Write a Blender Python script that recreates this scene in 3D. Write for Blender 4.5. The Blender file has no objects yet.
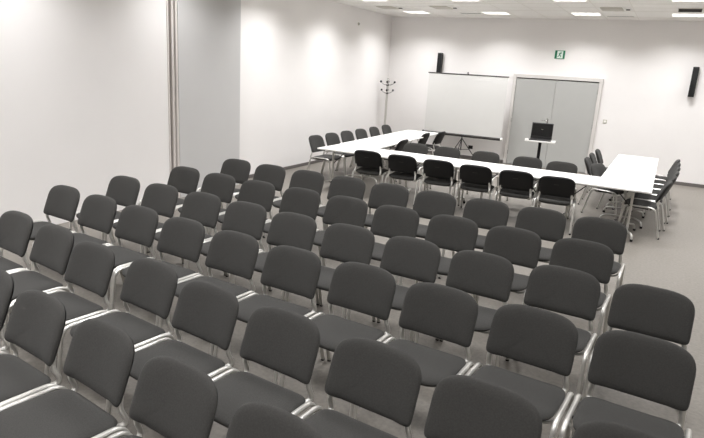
import bpy, bmesh, math, random
from mathutils import Vector, Matrix
random.seed(4)
PI = math.pi
C = bpy.context.scene.collection

# ---------------------------------------------------------------- camera
cam_data = bpy.data.cameras.new('camera')
cam_data.sensor_fit = 'HORIZONTAL'
cam_data.sensor_width = 36
cam_data.lens = 582.32 * 36 / 704
cam_data.clip_end = 100
cam = bpy.data.objects.new('camera', cam_data)
C.objects.link(cam)
R_ = [(0.8790306158551032, 0.47329497258581393, 0.05741990346902119),
      (-0.1685404689521034, 0.19582266597875916, 0.9660474076433188),
      (0.4459812627395944, -0.8588628251437858, 0.25190347530598284)]
mw = Matrix(((R_[0][0], R_[1][0], R_[2][0], 0), (R_[0][1], R_[1][1], R_[2][1], 0),
             (R_[0][2], R_[1][2], R_[2][2], 2.1505), (0, 0, 0, 1)))
cam.matrix_world = mw
bpy.context.scene.camera = cam

# ---------------------------------------------------------------- exposure, world
vs = bpy.context.scene.view_settings
vs.view_transform = 'Standard'
vs.look = 'None'
vs.gamma = 1
vs.use_curve_mapping = False
vs.exposure = 0.08
LAMP_W = [30, 30, 28, 26, 26, 27, 24]          # watts of a recessed ceiling light, per line from the back wall
LAMP_W0 = [30, 31, 32, 19, 24, 42, 36]         # the same for the lights along the left wall
LAMP_SPREAD = 133      # degrees
WORLD = 0.30
w = bpy.data.worlds.new('world')
w.use_nodes = True
w.node_tree.nodes['Background'].inputs[0].default_value = (1, 0.97, 0.93, 1)
w.node_tree.nodes['Background'].inputs[1].default_value = WORLD
bpy.context.scene.world = w

# room extents (metres)
XL, XR, YB, YF, ZC = -6.914, 6.0, 14.97, -2.6, 3.522
XN, YSTEP = -6.60, 8.15     # nearer, thicker stretch of the left wall


# ---------------------------------------------------------------- materials
def srgb(r, g, b):
    f = lambda c: (c / 255) / 12.92 if c / 255 <= .04045 else ((c / 255 + .055) / 1.055) ** 2.4
    return (f(r), f(g), f(b), 1)


def material(name, col, rough=.6, metal=0, noise=0, scale=20, bump=0, bscale=200, sheen=0, spec=.5, emit=None, strength=0):
    m = bpy.data.materials.new(name)
    m.use_nodes = True
    nt = m.node_tree
    b = nt.nodes['Principled BSDF']
    b.inputs['Base Color'].default_value = col
    b.inputs['Roughness'].default_value = rough
    b.inputs['Metallic'].default_value = metal
    b.inputs['Specular IOR Level'].default_value = spec
    if sheen:
        b.inputs['Sheen Weight'].default_value = sheen
        b.inputs['Sheen Roughness'].default_value = .6
    tc = nt.nodes.new('ShaderNodeTexCoord')
    if noise:
        n = nt.nodes.new('ShaderNodeTexNoise')
        n.inputs['Scale'].default_value = scale
        n.inputs['Detail'].default_value = 6
        nt.links.new(tc.outputs['Object'], n.inputs['Vector'])
        r = nt.nodes.new('ShaderNodeValToRGB')
        r.color_ramp.elements[0].position = .3
        r.color_ramp.elements[1].position = .7
        r.color_ramp.elements[0].color = tuple(c * (1 - noise) for c in col[:3]) + (1,)
        r.color_ramp.elements[1].color = tuple(min(1, c * (1 + noise)) for c in col[:3]) + (1,)
        nt.links.new(n.outputs['Fac'], r.inputs['Fac'])
        nt.links.new(r.outputs['Color'], b.inputs['Base Color'])
    if bump:
        n2 = nt.nodes.new('ShaderNodeTexNoise')
        n2.inputs['Scale'].default_value = bscale
        n2.inputs['Detail'].default_value = 3
        nt.links.new(tc.outputs['Object'], n2.inputs['Vector'])
        bp = nt.nodes.new('ShaderNodeBump')
        bp.inputs['Strength'].default_value = bump
        bp.inputs['Distance'].default_value = .002
        nt.links.new(n2.outputs['Fac'], bp.inputs['Height'])
        nt.links.new(bp.outputs['Normal'], b.inputs['Normal'])
    if emit:
        b.inputs['Emission Color'].default_value = emit
        b.inputs['Emission Strength'].default_value = strength
    return m


M = dict(
    wall=material('white_paint', srgb(238, 235, 233), .75, noise=.012, scale=1.5, bump=.1, bscale=120),
    shaded_wall=material('wall_shade_grey', srgb(198, 197, 196), .7, noise=.012, scale=1.5, bump=.1, bscale=120),  # grey painted in for the shade on a wall face turned away
    ceiling=material('ceiling_tile', srgb(238, 236, 232), .85, noise=.02, scale=60, bump=.2, bscale=150),
    ceil_grid=material('ceiling_grid', srgb(226, 223, 217), .6),
    floor=material('grey_floor', srgb(120, 115, 108), .5, noise=.14, scale=34, bump=.15, bscale=300, spec=.35),
    baseboard=material('baseboard_grey', srgb(104, 99, 96), .6, noise=.03, scale=8),
    fabric=material('charcoal_fabric', srgb(57, 56, 54), .95, noise=.16, scale=140, bump=.6, bscale=500, sheen=.05, spec=.15),
    plastic=material('black_plastic', srgb(12, 12, 13), .5, noise=.05, scale=40, spec=.3, bump=.1, bscale=400),
    steel=material('silver_painted_steel', srgb(200, 198, 193), .36, metal=.7, noise=.03, scale=14),
    chrome=material('chrome', srgb(205, 205, 203), .22, metal=.95, noise=.02, scale=14),
    table=material('white_laminate', srgb(236, 235, 231), .32, noise=.006, scale=6),
    table_edge=material('pale_grey_edge', srgb(188, 185, 178), .5, noise=.02, scale=10),
    door=material('grey_door', srgb(176, 176, 173), .5, noise=.015, scale=3),
    frame=material('door_frame_white', srgb(210, 206, 202), .5, noise=.015, scale=3),
    dark_gap=material('dark_recess', srgb(70, 68, 66), .8, noise=.03, scale=9),
    trimtan=material('trim_tan', srgb(212, 205, 200), .5, noise=.02, scale=5),
    trimbrown=material('trim_brown', srgb(122, 114, 110), .55, noise=.02, scale=5),
    screen=material('screen_fabric', srgb(214, 213, 210), .85, noise=.01, scale=3),
    darkmetal=material('dark_metal', srgb(56, 54, 52), .45, metal=.4, noise=.05, scale=20),
    speaker=material('speaker_black', srgb(24, 25, 25), .55, noise=.08, scale=120),
    grille=material('speaker_grille', srgb(16, 17, 17), .8, noise=.3, scale=260),
    green=material('sign_green', srgb(24, 120, 84), .5, noise=.02, scale=10),
    signwhite=material('sign_white', srgb(226, 240, 230), .5, noise=.01, scale=10),
    white=material('white_plastic', srgb(232, 230, 226), .4, noise=.01, scale=10),
    lcd=material('laptop_screen_black', srgb(14, 15, 16), .18, noise=.2, scale=3),
    lapt=material('laptop_black', srgb(34, 33, 33), .4, noise=.05, scale=30),
    ventm=material('vent_beige', srgb(188, 184, 168), .6, noise=.02, scale=12),
    lampglow=material('lamp_diffuser', srgb(250, 250, 248), .5, emit=(1, .98, .95, 1), strength=3.2),
    louvre=material('lamp_louvre', srgb(236, 236, 234), .35, metal=.3, emit=None),
)


# ---------------------------------------------------------------- mesh helpers
def obj(name, bm, m, parent=None, smooth=True):
    me = bpy.data.meshes.new(name)
    bmesh.ops.recalc_face_normals(bm, faces=bm.faces)
    if smooth:
        for f in bm.faces:
            f.smooth = True
        for e in bm.edges:
            if len(e.link_faces) == 2 and e.calc_face_angle(0) > .7:
                e.smooth = False
    bm.to_mesh(me)
    bm.free()
    mats = m if isinstance(m, (list, tuple)) else [m]
    for x in mats:
        me.materials.append(x)
    o = bpy.data.objects.new(name, me)
    C.objects.link(o)
    if parent:
        o.parent = parent
    return o


def box(bm, x0, x1, y0, y1, z0, z1, bevel=0, seg=2, mi=0):
    r = bmesh.ops.create_cube(bm, size=1)
    vs_ = r['verts']
    for v in vs_:
        v.co = Vector(((x0 + x1) / 2 + v.co.x * (x1 - x0), (y0 + y1) / 2 + v.co.y * (y1 - y0), (z0 + z1) / 2 + v.co.z * (z1 - z0)))
    fs = set(f for v in vs_ for f in v.link_faces)
    for f in fs:
        f.material_index = mi
    if bevel:
        es = list(set(e for v in vs_ for e in v.link_edges))
        bmesh.ops.bevel(bm, geom=es, offset=bevel, segments=seg, affect='EDGES', profile=.5)
    return bm


def newbox(*a, **k):
    return box(bmesh.new(), *a, **k)


def rounded(pts, rad, seg=5):
    """round the inner corners of a polyline"""
    pts = [Vector(p) for p in pts]
    out = [pts[0]]
    for i in range(1, len(pts) - 1):
        a, b, c = pts[i - 1], pts[i], pts[i + 1]
        d1, d2 = (a - b), (c - b)
        r = min(rad, d1.length * .49, d2.length * .49)
        p, q = b + d1.normalized() * r, b + d2.normalized() * r
        for k in range(seg + 1):
            t = k / seg
            out.append(p * (1 - t) ** 2 + b * 2 * t * (1 - t) + q * t * t)
    out.append(pts[-1])
    return out


def tube(bm, pts, rx, ry=None, n=10, side=(1, 0, 0)):
    """sweep an ellipse (rx along 'side', ry across it) along pts"""
    ry = ry or rx
    side = Vector(side)
    pts = [Vector(p) for p in pts]
    rings = []
    for i, p in enumerate(pts):
        t = (pts[min(i + 1, len(pts) - 1)] - pts[max(i - 1, 0)]).normalized()
        s = side - t * side.dot(t)
        if s.length < 1e-4:
            s = Vector((0, 1, 0)) - t * t.y
        s.normalize()
        u = t.cross(s)
        rings.append([bm.verts.new(p + s * rx * math.cos(2 * PI * k / n) + u * ry * math.sin(2 * PI * k / n)) for k in range(n)])
    for a, b in zip(rings, rings[1:]):
        for k in range(n):
            bm.faces.new((a[k], a[(k + 1) % n], b[(k + 1) % n], b[k]))
    bm.faces.new(rings[0][::-1])
    bm.faces.new(rings[-1])
    return bm


def cyl(bm, p0, p1, r, n=16, r2=None):
    p0, p1 = Vector(p0), Vector(p1)
    t = (p1 - p0).normalized()
    s = Vector((1, 0, 0)) if abs(t.x) < .9 else Vector((0, 1, 0))
    s = (s - t * s.dot(t)).normalized()
    u = t.cross(s)
    r2 = r if r2 is None else r2
    a = [bm.verts.new(p0 + (s * math.cos(2 * PI * k / n) + u * math.sin(2 * PI * k / n)) * r) for k in range(n)]
    b = [bm.verts.new(p1 + (s * math.cos(2 * PI * k / n) + u * math.sin(2 * PI * k / n)) * r2) for k in range(n)]
    for k in range(n):
        bm.faces.new((a[k], a[(k + 1) % n], b[(k + 1) % n], b[k]))
    bm.faces.new(a[::-1])
    bm.faces.new(b)
    return bm


def ball(bm, c, r, seg=12):
    ret = bmesh.ops.create_uvsphere(bm, u_segments=seg, v_segments=seg // 2 + 2, radius=r)
    for v in ret['verts']:
        v.co += Vector(c)
    return bm


def cushion(W, H, n, up, down, place, seg=44, n2=None, pu=7, pd=7):
    """superellipse pad; place(u, v, t) maps pad plane + thickness to space"""
    bm = bmesh.new()
    n_top, n_bot = n if isinstance(n, tuple) else (n, n)
    rr = [.0, .35, .62, .8, .9, .955, .985, 1.0]

    def edge(th):
        c, s = math.cos(th), math.sin(th)
        n = n_top if s > 0 else n_bot
        return (W * math.copysign(abs(c) ** (2 / n), c), H * math.copysign(abs(s) ** (2 / n), s))
    out = [edge(2 * PI * k / seg + PI / seg) for k in range(seg)]
    top, bot = [], []
    for r in rr:
        tu = up * (1 - r ** pu) ** .5
        td = -down * (1 - r ** pd) ** .5
        if r == 0:
            top.append([bm.verts.new(place(0, 0, tu))])
            bot.append([bm.verts.new(place(0, 0, td))])
            continue
        top.append([bm.verts.new(place(x * r, y * r, tu)) for x, y in out])
        bot.append(top[-1] if r == 1 else [bm.verts.new(place(x * r, y * r, td)) for x, y in out])
    for L in (top, bot):
        for k in range(seg):
            bm.faces.new((L[0][0], L[1][k], L[1][(k + 1) % seg]))
        for a, b in zip(L[1:], L[2:]):
            for k in range(seg):
                q = (a[k], b[k], b[(k + 1) % seg], a[(k + 1) % seg])
                bm.faces.new(q)
    return bm


def thing(name, label, cat, loc=(0, 0, 0), rz=0, group=None):
    o = bpy.data.objects.new(name, None)
    o.empty_display_size = .1
    C.objects.link(o)
    o.location = loc
    o.rotation_euler = (0, 0, rz)
    o['label'] = label
    o['category'] = cat
    if group:
        o['group'] = group
    return o


def tag(o, label, cat, group=None):
    o['label'] = label
    o['category'] = cat
    if group:
        o['group'] = group
    return o


def struct(o):
    o['kind'] = 'structure'
    return o


def copy_tree(o, parent=None):
    c = o.copy()
    C.objects.link(c)
    if parent:
        c.parent = parent
    for ch in [x for x in KIDS.get(o.name, [])]:
        copy_tree(ch, c)
    return c


KIDS = {}


def register(root):
    for ch in root.children_recursive:
        KIDS.setdefault(ch.parent.name, []).append(ch)


# ---------------------------------------------------------------- the room
struct(obj('floor', newbox(XL - .3, XR + .2, YF - .2, YB + .2, -.12, 0), M['floor'], smooth=False))

# suspended ceiling with openings for the recessed lights
LX = [-5.75, -3.81, -1.87, .03, 1.95, 3.9]
LY = [13.80, 11.36, 8.95, 6.52, 4.1, 1.68, -.74]
HL = .29
OFF = [(5, 4), (5, 5), (5, 6)]   # lamps not fitted in the near right corner
bm = bmesh.new()
xs = sorted([XL - .3, XR + .2] + [x - HL for x in LX] + [x + HL for x in LX])
ys = sorted([YF - .2, YB + .2] + [y - HL for y in LY] + [y + HL for y in LY])
for i in range(len(xs) - 1):
    for j in range(len(ys) - 1):
        if i % 2 == 1 and j % 2 == 1 and not ((i - 1) // 2, 6 - (j - 1) // 2) in OFF:
            continue
        vv = [bm.verts.new((x, y, ZC)) for x, y in ((xs[i], ys[j]), (xs[i + 1], ys[j]), (xs[i + 1], ys[j + 1]), (xs[i], ys[j + 1]))]
        bm.faces.new(vv)
bmesh.ops.remove_doubles(bm, verts=bm.verts, dist=1e-5)
ext = bmesh.ops.extrude_face_region(bm, geom=bm.faces[:])
for v in [g for g in ext['geom'] if isinstance(g, bmesh.types.BMVert)]:
    v.co.z += .14
struct(obj('ceiling', bm, M['ceiling'], smooth=False))

# thin grid bars of the ceiling
bm = bmesh.new()
gx = LX[0] - .30 - .06
x = LX[0] - .325
while x < XR:
    if x > XL + .05 and all(abs(x - l) > HL + .015 for l in LX):
        box(bm, x - .008, x + .008, YF, YB, ZC - .004, ZC + .002)
    x += .6466
y = LY[0] + .62
while y > YF:
    if all(abs(y - l) > HL + .015 for l in LY) and y < YB - .05:
        box(bm, XL, XR, y - .008, y + .008, ZC - .0035, ZC + .002)
    y -= .6075
struct(obj('trim_1', bm, M['ceil_grid'], smooth=False))

struct(obj('wall_back', newbox(XL - .3, XR + .2, YB, YB + .2, 0, ZC), M['wall'], smooth=False))
struct(obj('wall_right', newbox(XR, XR + .2, YF, YB, 0, ZC), M['wall'], smooth=False))
struct(obj('wall_front', newbox(XL - .3, XR + .2, YF - .2, YF, 0, ZC), M['wall'], smooth=False))
LEAN = .13      # the far left wall drifts inwards towards the grey panel


def skew(bm):
    for v in bm.verts:
        v.co.x += LEAN * (YB - v.co.y) / (YB - YSTEP)
    return bm


struct(obj('wall_left', skew(newbox(XL - .2, XL, YSTEP, YB, 0, ZC)), M['wall'], smooth=False))
struct(obj('wall_left_near', newbox(XN - .4, XN, YF, 6.525, 0, ZC), M['wall'], smooth=False))
struct(obj('wall_left_panel', newbox(XN - .4, XN + .05, 6.70, YSTEP - .004, 0, ZC), M['shaded_wall'], smooth=False))
# vertical mouldings between the white wall and the grey panel
struct(obj('trim_2', newbox(XN - .4, XN + .01, 6.525, 6.555, 0, ZC), M['trimtan'], smooth=False))
struct(obj('trim_3', newbox(XN - .4, XN - .02, 6.555, 6.60, 0, ZC), M['trimbrown'], smooth=False))
struct(obj('trim_4', newbox(XN - .4, XN + .02, 6.60, 6.645, 0, ZC), M['trimtan'], smooth=False))
struct(obj('trim_5', newbox(XN - .4, XN + .0, 6.645, 6.66, 0, ZC), M['trimbrown'], smooth=False))
struct(obj('trim_6', newbox(XN - .4, XN + .04, 6.66, 6.70, 0, ZC), M['trimtan'], smooth=False))

DX0, DX1, DZ = -3.50, -1.43, 2.225


def base(name, x0, x1, y0, y1):
    struct(obj(name, newbox(x0, x1, y0, y1, 0, .075, bevel=.003), M['baseboard'], smooth=False))


struct(obj('baseboard_left', skew(newbox(XL, XL + .018, YSTEP + .001, YB - .02, 0, .065, bevel=.003)), M['baseboard'], smooth=False))
base('baseboard_back', XL + .019, DX0 - .002, YB - .018, YB)
base('baseboard_back', DX1 + .002, XR, YB - .018, YB)

# double door with its frame, set in front of the back wall
bm = bmesh.new()
fy0, fy1 = YB - .06, YB - .001
box(bm, DX0, DX0 + .08, fy0, fy1, 0, DZ, bevel=.004)
box(bm, DX1 - .08, DX1, fy0, fy1, 0, DZ, bevel=.004)
box(bm, DX0 + .0805, DX1 - .0805, fy0, fy1, DZ - .08, DZ, bevel=.004)
df = struct(obj('door_1', bm, M['frame'], smooth=False))
XM = -2.47
for a, b_ in ((DX0 + .085, XM - .003), (XM + .003, DX1 - .085)):
    lf = obj('door_leaf', newbox(a, b_, YB - .035, YB - .004, .01, DZ - .10, bevel=.003), M['door'], df, smooth=False)
    for hz in (.3, 1.1, 1.9):
        hx = a - .002 if a < XM - .5 else b_ + .002
        obj('hinge', cyl(bmesh.new(), (hx, YB - .045, hz - .05), (hx, YB - .045, hz + .05), .009), M['chrome'], lf)
    if a < XM - .5:
        bm = bmesh.new()
        box(bm, XM - .11, XM - .06, YB - .042, YB - .035, .98, 1.22, bevel=.003)
        tube(bm, rounded([(XM - .085, YB - .04, 1.17), (XM - .085, YB - .09, 1.17), (XM - .235, YB - .09, 1.17)], .02), .010, side=(0, 0, 1))
        obj('door_handle', bm, M['chrome'], lf)
obj('door_head_gap', newbox(DX0 + .085, DX1 - .085, YB - .012, YB - .002, DZ - .0995, DZ - .081), M['dark_gap'], df, smooth=False)


# ---------------------------------------------------------------- ceiling lights
def make_light():
    t = thing('ceiling_light', 'x', 'ceiling light', (0, 0, ZC), 0, 'recessed square ceiling lights')
    bm = bmesh.new()
    for a in ((-HL, HL, -HL, -HL + .012), (-HL, HL, HL - .012, HL), (-HL, -HL + .012, -HL + .0125, HL - .0125), (HL - .012, HL, -HL + .0125, HL - .0125)):
        box(bm, a[0], a[1], a[2], a[3], -.004, .09)
    obj('lamp_housing', bm, M['white'], t, smooth=False)
    obj('diffuser', newbox(-HL + .013, HL - .013, -HL + .013, HL - .013, .024, .034), M['lampglow'], t, smooth=False)
    bm = bmesh.new()
    for k in range(1, 4):
        c = -HL + 2 * HL * k / 4
        box(bm, c - .004, c + .004, -HL + .013, HL - .013, .001, .022)
    for k in range(1, 9):
        c = -HL + 2 * HL * k / 9
        box(bm, -HL + .013, HL - .013, c - .0015, c + .0015, .008, .021)
    obj('louvre', bm, M['louvre'], t, smooth=False)
    return t


light0 = make_light()
register(light0)
LBL = {(0, 0): 'leftmost bright recessed ceiling light, nearest the left corner of the back wall',
       (1, 0): 'bright recessed ceiling light above the projection screen, second from the left by back wall',
       (2, 0): 'bright recessed ceiling light above the right door leaf, third from left by back wall',
       (3, 0): 'rightmost bright ceiling light in the line beside the back wall',
       (1, 1): 'ceiling light cut by the top edge, the left one of the three there',
       (2, 1): 'ceiling light cut by the top edge, the middle one of the three there',
       (3, 1): 'ceiling light cut by the top edge, the right one of the three there',
       (0, 1): 'ceiling light above the left wing of tables, cut by the top edge'}
ROWL = ['', '', 'third', 'fourth', 'fifth', 'sixth', 'seventh']
COLL = ['first', 'second', 'third', 'fourth', 'fifth', 'sixth']
first = True
for j, y in enumerate(LY):
    for i, x in enumerate(LX):
        if (i, j) in OFF:
            continue
        o = light0 if first else copy_tree(light0)
        first = False
        o.location = (x, y, ZC)
        if (i, j) in LBL:
            o['label'] = LBL[i, j]
        elif j <= 1:
            o['label'] = 'ceiling light outside the right edge, %s from the left in the %s line' % (COLL[i], ['back', 'second'][j])
        else:
            o['label'] = 'ceiling light above the frame, %s from the left in the %s line' % (COLL[i], ROWL[j])
        ld = bpy.data.lights.new('lamp_light', 'AREA')
        ld.shape = 'SQUARE'
        ld.size = .55
        ld.energy = (LAMP_W0 if i == 0 else LAMP_W)[j] * (.6 if i >= 3 and j >= 3 else 1)
        ld.color = (.985, .985, 1)
        ld.spread = math.radians(LAMP_SPREAD)
        lo = bpy.data.objects.new('lamp_light', ld)
        C.objects.link(lo)
        lo.parent = o
        lo.location = (0, 0, -.008)
        lo.visible_camera = True


# ceiling vents
def make_vent(dark):
    t = thing('ceiling_vent', 'x', 'ceiling vent', (0, 0, ZC), 0, 'ceiling vents')
    obj('vent_frame', newbox(-.29, .29, -.27, .27, -.008, -.0005, bevel=.002), M['white'], t, smooth=False)
    obj('vent_plate', newbox(-.27, .12, -.23, .22, -.016, -.0085, bevel=.002), M['ventm'], t, smooth=False)
    bm = bmesh.new()
    for k in range(7):
        y = -.2 + k * .062
        box(bm, -.26, .11, y, y + .012, -.026, -.0165)
    box(bm, -.27, .12, .225, .262, -.022, -.0085)
    obj('slat', bm, M['dark_gap'] if dark else M['ceil_grid'], t, smooth=False)
    obj('sensor_box', newbox(.17, .24, .05, .12, -.025, -.0085, bevel=.003), M['dark_gap'], t, smooth=False)
    return t


v0 = make_vent(False)
register(v0)
for k, (x, y, l) in enumerate([(-1.20, 12.72, 'beige ceiling vent between the third and fourth ceiling lights'),
                               (-5.95, 12.75, 'leftmost beige ceiling vent near the left wall'),
                               (-4.62, 12.65, 'beige ceiling vent between the first and second ceiling lights')]):
    o = v0 if k == 0 else copy_tree(v0)
    o.location = (x, y, ZC)
    o['label'] = l
v1 = make_vent(True)
v1.location = (.12, 12.78, ZC)
v1['label'] = 'rightmost ceiling vent, with dark slats, at the top right edge'
for x0, x1, y, l in ((-4.66, -4.16, 13.86, 'dark slot diffuser in the ceiling left of the second back light'),
                     (-1.50, -.95, 14.12, 'dark slot diffuser in the ceiling right of the third back light')):
    t = thing('slot_diffuser', l, 'air slot', ((x0 + x1) / 2, y, ZC), 0, 'slot diffusers in the ceiling')
    hw = (x1 - x0) / 2
    bm = bmesh.new()
    box(bm, -hw, hw, -.06, -.042, -.012, -.0005)
    box(bm, -hw, hw, .042, .06, -.012, -.0005)
    box(bm, -hw, -hw + .015, -.0415, .0415, -.012, -.0005)
    box(bm, hw - .015, hw, -.0415, .0415, -.012, -.0005)
    obj('slot_frame', bm, M['white'], t, smooth=False)
    obj('slot_louvre', newbox(-hw + .016, hw - .016, -.041, .041, -.01, -.0005), M['dark_gap'], t, smooth=False)


# ---------------------------------------------------------------- the stacking chair
ZB, ZT = .511, .820
TILT = .393


def back_place(off):
    zc, H = (ZB + ZT) / 2, (ZT - ZB) / 2

    def f(u, v, t):
        z = zc + v
        y = TILT * (z - ZB) - .034 * (u / .2375) ** 2 - t
        # thickness grows along the tilted normal
        return (u, y - off, z + t * .30)
    return f


def seat_place(u, v, t):
    # v: -.215 (front) .. .215 (rear)
    z = .425 - .018 * ((v) / .215) * .5 - (.012 * max(0, -v / .215) ** 3)
    z += .010 * (u / .24) ** 2
    return (u, -.226 + v, z + t)


def make_chair():
    t = thing('conference_chair', 'x', 'chair')
    H = (ZT - ZB) / 2
    bp = obj('backrest', cushion(.252, H, (3.6, 11), .030, .006, back_place(0), pu=6), M['fabric'], t)
    sh = obj('back_shell', cushion(.248, H - .003, (3.6, 11), -.004, .026, back_place(0), pd=8), M['plastic'], bp)
    sh['label'] = 'black plastic back shell'
    bm = bmesh.new()
    box(bm, -.035, .035, .0, .004, -.002, .002)
    # small moulded grip slot on the shell
    for v in bm.verts:
        z = .70
        v.co = Vector((v.co.x, TILT * (z + v.co.z - ZB) + .0255 + v.co.y, z + v.co.z * 2))
    obj('grip_mark', bm, M['darkmetal'], sh, smooth=False)
    se = obj('seat', cushion(.254, .222, (6, 4.2), .030, .036, seat_place, pu=5), M['fabric'], t)
    obj('seat_pan', cushion(.240, .206, (6, 4.2), -.012, .042, seat_place, pd=10), M['plastic'], se)
    for s in (-1, 1):
        bm = bmesh.new()
        pts = rounded([(s * .277, -.490, .012), (s * .273, -.435, .438), (s * .273, -.020, .438), (s * .277, .085, .012)], .075, 7)
        tube(bm, pts, .0150, .0125, 10, side=(1, 0, 0))
        lf = obj('leg_frame', bm, M['steel'], t)
        for yy in (-.492, .087):
            obj('foot_cap', cyl(bmesh.new(), (s * .277, yy, 0), (s * .277, yy * .99, .022), .0145, 12), M['plastic'], lf)
        bm = bmesh.new()
        pts = rounded([(s * .150, -.20, .392), (s * .195, -.06, .392), (s * .238, .028, .405), (s * .228, -.014, .500), (s * .215, .004, .560)], .06, 7)
        tube(bm, pts, .016, .013, 10, side=(1, 0, 0))
        obj('back_support', bm, M['steel'], t)
    bm = bmesh.new()
    for yy in (-.36, -.10):
        tube(bm, rounded([(-.272, yy, .428), (-.22, yy, .385), (.22, yy, .385), (.272, yy, .428)], .04), .009, n=8, side=(0, 1, 0))
    obj('cross_bar', bm, M['steel'], t)
    return t


chair0 = make_chair()
register(chair0)
used = [False]


def chair(x, y, rz, label, group):
    o = copy_tree(chair0) if used[0] else chair0
    used[0] = True
    o.location = (x, y, 0)
    o.rotation_euler = (0, 0, rz)
    o['label'] = label
    o['group'] = group
    return o


ROWS = [[(-3.478, 1.889, -0.122), (-2.891, 1.804, -0.115), (-2.3, 1.742, -0.138), (-1.714, 1.659, -0.112), (-1.125, 1.590, -0.13)],
        [(-4.603, 2.766, -0.108), (-4.016, 2.703, -0.126), (-3.437, 2.588, -0.116), (-2.837, 2.573, -0.119), (-2.253, 2.466, -0.112), (-1.663, 2.406, -0.085), (-1.065, 2.349, -0.084), (-0.492, 2.278, -0.102), (0.122, 2.258, -0.111)],
        [(-5.209, 3.66, -0.077), (-4.62, 3.607, -0.084), (-4.031, 3.551, -0.067), (-3.443, 3.495, -0.069), (-2.852, 3.445, -0.069), (-2.26, 3.398, -0.059), (-1.662, 3.381, -0.064), (-1.075, 3.317, -0.061), (-0.484, 3.301, -0.07), (0.105, 3.273, -0.067)],
        [(-5.197, 4.405, -0.053), (-4.607, 4.377, -0.049), (-4.015, 4.358, -0.043), (-3.425, 4.318, -0.044), (-2.837, 4.264, -0.032), (-2.244, 4.24, -0.03), (-1.648, 4.223, -0.042), (-1.06, 4.203, -0.038), (-0.457, 4.231, -0.048), (0.127, 4.185, -0.034)],
        [(-5.176, 5.321, -0.048), (-4.585, 5.28, -0.038), (-3.995, 5.255, -0.038), (-3.4, 5.257, -0.042), (-2.81, 5.231, -0.034), (-2.22, 5.19, -0.032), (-1.625, 5.188, -0.036), (-1.038, 5.148, -0.036), (-0.441, 5.134, -0.038)],
        [(-5.133, 6.272, -0.027), (-4.542, 6.25, -0.026), (-3.949, 6.25, -0.022), (-3.355, 6.245, -0.025), (-2.766, 6.22, -0.018), (-2.175, 6.189, -0.019), (-1.577, 6.2, -0.024), (-0.985, 6.179, -0.024), (-0.402, 6.143, -0.021)]]
ROWN = ['row nearest the camera', 'second row from the camera', 'third row from the camera', 'fourth row from the camera',
        'fifth row from the camera', 'farthest audience row']
ORD = ['leftmost', 'second from left', 'third from left', 'fourth from left', 'fifth from left', 'sixth from left', 'seventh from left',
       'eighth from left', 'ninth from left', 'tenth from left']
for k, row in enumerate(ROWS):
    for i, (x, y, a) in enumerate(row):
        pos = ORD[i] if i < len(row) - 1 else 'rightmost'
        chair(x, y, a, 'grey fabric chair facing us, %s in the %s' % (pos, ROWN[k]), 'audience chairs in six rows')

# ---------------------------------------------------------------- the white tables in a U
Yn, Yf, X1, X2, X3, X4 = 8.789, 9.633, -5.34, -4.716, -.740, -.007
ZTOP = .74


def make_table(L, W, inset_a, inset_b):
    """length along local x, depth along local y, centred"""
    t = thing('folding_table', 'x', 'table')
    obj('tabletop', newbox(-L / 2 + .001, L / 2 - .001, -W / 2 + .001, W / 2 - .001, ZTOP - .024, ZTOP, bevel=.004), M['table'], t, smooth=False)
    bm = bmesh.new()
    for s in (-1, 1):
        box(bm, -L / 2 + .12, L / 2 - .12, s * .22 - .012, s * .22 + .012, ZTOP - .06, ZTOP - .0245)
    obj('frame_rail', bm, M['darkmetal'], t, smooth=False)
    for s, ins in ((-1, inset_a), (1, inset_b)):
        x = s * (L / 2 - ins)
        bm = bmesh.new()
        cyl(bm, (x, 0, .10), (x, 0, ZTOP - .062), .019, 14)
        box(bm, x - .02, x + .02, -.27, .27, ZTOP - .085, ZTOP - .0605, bevel=.004)
        lg = obj('leg', bm, M['steel'], t)
        bm = bmesh.new()
        e_ = s * .09
        q = [(x + e_, -W / 2 + .06, .028), (x + e_ * .9, -W / 2 + .08, .10), (x, -W / 2 + .17, .125), (x, 0, .125), (x, W / 2 - .17, .125), (x + e_ * .9, W / 2 - .08, .10), (x + e_, W / 2 - .06, .028)]
        tube(bm, rounded(q, .05), .016, .014, 10)
        ft = obj('foot', bm, M['steel'], lg)
        for e in (-1, 1):
            obj('glide', cyl(bmesh.new(), (x + e_, e * (W / 2 - .06), 0), (x + e_, e * (W / 2 - .06), .034), .02, 12), M['plastic'], lg)
        bm = bmesh.new()
        tube(bm, [(x, 0, .42), (x - s * .27, 0, ZTOP - .05)], .008, n=8, side=(0, 1, 0))
        obj('brace', bm, M['darkmetal'], t)
    return t


def put(o, x, y, rz, label, group):
    o.location = (x, y, 0)
    o.rotation_euler = (0, 0, rz)
    o['label'] = label
    o['group'] = group


LC = (X4 - X1) / 4
W0 = Yf - Yn
tc0 = make_table(LC, W0, .235, .235)
register(tc0)
tl = ['white folding table at the front left corner of the U of tables', 'white folding table in the front line, second from the left corner',
      'white folding table in the front line, third from the left corner', 'white folding table at the front right corner of the U of tables']
for i in range(4):
    o = make_table(LC, W0, .10, .235) if i == 0 else tc0 if i == 1 else copy_tree(tc0)
    put(o, X1 + LC * (i + .5), (Yn + Yf) / 2, 0, tl[i], 'white tables in the front line of the U')
LL = (13.42 - Yf) / 3
tl0 = make_table(LL, .81, .26, .26)
register(tl0)
pos3 = ['next to the corner table', 'middle one of three', 'farthest, by the back wall']
for i in range(3):
    o = tl0 if i == 0 else copy_tree(tl0)
    put(o, -4.97 - .050 * LL * (i + .5), Yf + .034 + LL * (i + .5), PI / 2 + .047, 'white folding table in the left wing of the U, ' + pos3[i], 'white tables in the left wing')
LR = (13.12 - Yf) / 3
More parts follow.
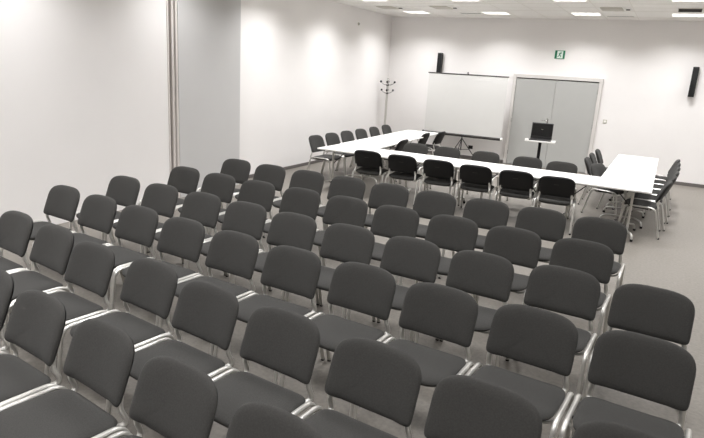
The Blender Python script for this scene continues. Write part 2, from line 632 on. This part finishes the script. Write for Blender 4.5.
tr0 = make_table(LR, X4 - X3, .26, .26)
register(tr0)
for i in range(3):
    o = tr0 if i == 0 else copy_tree(tr0)
    put(o, (X3 + X4) / 2, Yf + .001 + LR * (i + .5), PI / 2, 'white folding table in the right wing of the U, ' + pos3[i], 'white tables in the right wing')

# ---------------------------------------------------------------- chairs around the tables
jr = lambda s: random.uniform(-s, s)
nf = ['leftmost', 'second from left', 'third from left', 'fourth from left', 'fifth from left', 'rightmost']
for i, (x, y) in enumerate([(-4.331, 8.85), (-3.699, 8.756), (-3.065, 8.723), (-2.444, 8.655), (-1.82, 8.641), (-1.228, 8.583)]):
    chair(x, min(y + .105, 8.80 + .02 * (i < 2)), PI + .10 + jr(.03), 'chair turned away showing its black back, near table edge, ' + nf[i], 'chairs facing away along the near table edge')
# (local back top lies .12 behind the origin; these face +y)
nb = ['leftmost of five', 'second from left', 'middle one of five', 'fourth from left', 'rightmost of five']
for i, (x, y) in enumerate([(-4.10, 10.42), (-3.46, 10.40), (-2.74, 10.42), (-1.99, 10.37), (-1.40, 10.26)]):
    chair(x, y - .12, jr(.04), 'grey chair behind the middle tables facing the camera, %s' % nb[i], 'chairs on the far side of the middle tables')
nl = ['nearest the camera', 'second nearest', 'third nearest', 'fourth nearest', 'fifth nearest', 'farthest, by the coat stand']
for i, (x, y) in enumerate([(-6.03, 9.83), (-6.05, 10.488), (-6.05, 11.126), (-6.06, 11.80), (-6.08, 12.52), (-6.12, 13.28)]):
    chair(x + .12, y - .07, PI / 2 + jr(.04), 'grey chair between the left wall and the left tables, ' + nl[i], 'chairs along the left wall')
for (x, y, l) in ((-4.50, 10.79, 'nearest one'), (-4.67, 12.46, 'middle one'), (-4.53, 13.10, 'farthest one')):
    chair(x - .12, y, -PI / 2 + jr(.04), 'chair inside the U with its dark back beside the left tables, ' + l, 'chairs inside the U at the left tables')
for (x, y, a, l) in ((-.92, 10.54, 1.22, 'nearest and turned towards the camera'), (-1.15, 11.26, PI / 2, 'second nearest'), (-1.16, 12.05, PI / 2, 'third nearest'), (-1.14, 12.85, PI / 2, 'farthest')):
    chair(x + .10, y, a, 'grey chair inside the U beside the right tables, ' + l, 'chairs inside the U at the right tables')
for i, y in enumerate([9.54, 10.15, 10.75, 11.36, 11.96, 12.55]):
    l = ['nearest the camera', 'second nearest', 'third nearest', 'fourth nearest', 'fifth nearest', 'farthest from the camera'][i]
    chair([.10, .16, .20, .22, .23, .23][i], y, -PI / 2 + jr(.03), 'grey chair on the outer side of the right tables, ' + l, 'chairs along the outer right side')

# ---------------------------------------------------------------- projection screen on a tripod
SY = 14.45
t = thing('projection_screen', 'white projection screen with black borders standing on a tripod by the back wall', 'projection screen', (-4.52, SY, 0))
obj('screen_fabric', newbox(-1.01, 1.01, -.003, .003, .66, 2.125), M['screen'], t, smooth=False)
bm = cyl(bmesh.new(), (-1.03, 0, 2.135), (1.03, 0, 2.135), .013, 12)
obj('top_bar', bm, M['darkmetal'], t)
bm = cyl(bmesh.new(), (-1.03, .012, .635), (1.0, .012, .635), .036, 16)
cs = obj('screen_case', bm, M['darkmetal'], t)
obj('end_cap', cyl(bmesh.new(), (1.0, .012, .635), (1.05, .012, .635), .042, 16), M['white'], cs)
obj('end_cap', cyl(bmesh.new(), (-1.06, .012, .635), (-1.03, .012, .635), .042, 16), M['plastic'], cs)
bm = bmesh.new()
cyl(bm, (0, .07, .25), (0, .07, 2.16), .014, 12)
tube(bm, rounded([(0, .07, 2.15), (0, .07, 2.19), (0, -.01, 2.19), (0, -.01, 2.15)], .02), .008, n=8)
obj('pole', bm, M['darkmetal'], t)
for a in (-90, 30, 150):
    c, s = math.cos(math.radians(a)), math.sin(math.radians(a))
    lg = obj('leg', tube(bmesh.new(), [(0, .07, .56), (.42 * c, .07 + .42 * s, .02)], .011, n=8, side=(s, -c, 0)), M['darkmetal'], t)
    obj('rubber_foot', ball(bmesh.new(), (.42 * c, .07 + .42 * s, .018), .018), M['plastic'], lg)
    obj('brace', tube(bmesh.new(), [(0, .07, .27), (.22 * c, .07 + .22 * s, .285)], .007, n=8, side=(s, -c, 0)), M['darkmetal'], t)


# ---------------------------------------------------------------- wall speakers
def speaker(x, z0, z1, y, label):
    t = thing('wall_speaker', label, 'speaker', (x, y, z0), 0, 'column speakers on the back wall')
    h = z1 - z0
    obj('cabinet', newbox(-.058, .058, -.13, -.025, 0, h, bevel=.006), M['speaker'], t)
    obj('grille', newbox(-.05, .05, -.137, -.1305, .012, h - .012, bevel=.003), M['grille'], t)
    obj('bracket', newbox(-.02, .02, -.0245, 0, h * .3, h * .7, bevel=.003), M['darkmetal'], t)


speaker(-5.435, 2.07, 2.64, YB, 'slim black column speaker on the back wall above the projection screen')
speaker(.378, 1.945, 2.58, YB, 'slim black column speaker on the back wall right of the door')

# exit sign
t = thing('exit_sign', 'small green emergency exit sign on the wall above the double door', 'sign', (-2.482, YB, 2.72))
obj('sign_plate', newbox(-.115, .115, -.02, 0, -.095, .095, bevel=.004), M['green'], t, smooth=False)
obj('sign_panel', newbox(-.062, .072, -.0225, -.0205, -.082, .082), M['signwhite'], t, smooth=False)
bm = bmesh.new()


def seg(a, b, r):
    tube(bm, [(a[0], -.0245, a[1]), (b[0], -.0245, b[1])], r, .0015, 8, side=(b[1] - a[1], 0, a[0] - b[0]))


ball(bm, (.022, -.0245, .055), .013)
seg((.012, .038), (-.008, -.008), .013)
seg((.010, .034), (.040, .018), .006)
seg((.008, .034), (-.026, .022), .006)
seg((-.006, -.008), (.024, -.030), .008)
seg((.024, -.030), (.014, -.062), .007)
seg((-.008, -.008), (-.026, -.040), .008)
seg((-.026, -.040), (-.048, -.046), .007)
for v in bm.verts:
    v.co.y = max(-.0255, min(-.0230, v.co.y))
obj('running_figure', bm, M['green'], t, smooth=False)

# light switch and socket
t = thing('light_switch', 'small light switch on the wall right of the double door', 'switch', (-1.262, YB, 1.26))
obj('plate', newbox(-.042, .042, -.010, 0, -.042, .042, bevel=.003), M['ventm'], t)
obj('rocker', newbox(-.026, .026, -.015, -.0105, -.028, .028, bevel=.002), M['white'], t)
t = thing('wall_socket', 'dark wall socket low on the back wall below the projection screen', 'socket', (-4.40, YB, .30))
obj('plate', newbox(-.06, .06, -.012, 0, -.045, .045, bevel=.003), M['darkmetal'], t)
obj('socket_face', newbox(-.045, .045, -.016, -.0125, -.03, .03, bevel=.002), M['plastic'], t)
t = thing('motion_sensor', 'tiny grey sensor high on the left wall near the ceiling', 'sensor', (XL + LEAN * 2.0 / 6.82, 12.97, 3.16))
bm = cyl(bmesh.new(), (0, 0, 0), (.018, 0, 0), .035, 20)
obj('sensor_base', bm, M['ventm'], t)
obj('sensor_lens', ball(bmesh.new(), (.022, 0, 0), .02), M['door'], t)

# ---------------------------------------------------------------- coat stand
t = thing('coat_stand', 'chrome coat stand with black-tipped hooks in the far left corner', 'coat stand', (-6.63, 14.35, 0))
obj('pole', cyl(bmesh.new(), (0, 0, .06), (0, 0, 1.88), .030, 14), M['steel'], t)
obj('top_hub', cyl(bmesh.new(), (0, 0, 1.88), (0, 0, 1.92), .036, 14, .024), M['chrome'], t)
for z, rad, off in ((1.80, .18, 20), (1.59, .15, 20)):
    for k in range(4):
        a = math.radians(off + 90 * k)
        c, s = math.cos(a), math.sin(a)
        bm = tube(bmesh.new(), rounded([(.015 * c, .015 * s, z - .05), (rad * .6 * c, rad * .6 * s, z - .04), (rad * c, rad * s, z + .02)], .05), .012, n=8, side=(s, -c, 0))
        hk = obj('hook', bm, M['chrome'], t)
        obj('hook_tip', ball(bmesh.new(), (rad * c, rad * s, z + .03), .029), M['plastic'], hk)
    obj('hook_ring', cyl(bmesh.new(), (0, 0, z - .075), (0, 0, z - .03), .034, 14), M['darkmetal'], t)
obj('base_disc', cyl(bmesh.new(), (0, 0, 0), (0, 0, .06), .19, 28, .03), M['darkmetal'], t)

# ---------------------------------------------------------------- laptop on its stand
t = thing('laptop_stand', 'small white stand on a single black pole before the double door', 'stand', (-2.13, 12.0, 0), .10)
obj('top_plate', newbox(-.285, .285, -.17, .17, .935, .962, bevel=.006), M['white'], t)
for s in (-1, 1):
    obj('side_clip', newbox(s * .25 - .035, s * .25 + .035, -.155, -.085, .9625, .985, bevel=.004), M['white'], t)
obj('pole', cyl(bmesh.new(), (0, 0, .06), (0, 0, .934), .03, 16), M['plastic'], t)
obj('pole_sleeve', cyl(bmesh.new(), (0, 0, .06), (0, 0, .60), .038, 16), M['darkmetal'], t)
for k in range(4):
    a = PI / 4 + k * PI / 2
    bm = tube(bmesh.new(), [(0, 0, .07), (.30 * math.cos(a), .30 * math.sin(a), .05)], .022, .014, 8, side=(math.sin(a), -math.cos(a), 0))
    lg = obj('leg', bm, M['plastic'], t)
    obj('castor', cyl(bmesh.new(), (.29 * math.cos(a) - .012, .29 * math.sin(a), .026), (.29 * math.cos(a) + .012, .29 * math.sin(a), .026), .026, 14), M['plastic'], lg)
t = thing('laptop', 'open black laptop with a dark screen on the small white stand', 'laptop', (-2.135, 12.0, .9625), .10)
obj('keyboard_base', newbox(-.205, .205, -.135, .115, 0, .022, bevel=.004), M['lapt'], t)
obj('keyboard', newbox(-.185, .185, -.02, .095, .0225, .025), M['plastic'], t)
bm = newbox(-.205, .205, -.006, .006, 0, .315, bevel=.004)
mt = Matrix.Translation((0, .122, .018)) @ Matrix.Rotation(-.16, 4, 'X')
bmesh.ops.transform(bm, matrix=mt, verts=bm.verts)
lid = obj('lid', bm, M['lapt'], t)
bm = newbox(-.190, .190, -.0085, -.0065, .055, .298)
bmesh.ops.transform(bm, matrix=mt, verts=bm.verts)
obj('screen', bm, M['lcd'], lid, smooth=False)
bm = newbox(-.018, .022, -.0095, -.0087, .185, .190)
bmesh.ops.transform(bm, matrix=mt, verts=bm.verts)
obj('screen_cursor', bm, M['ventm'], lid, smooth=False)
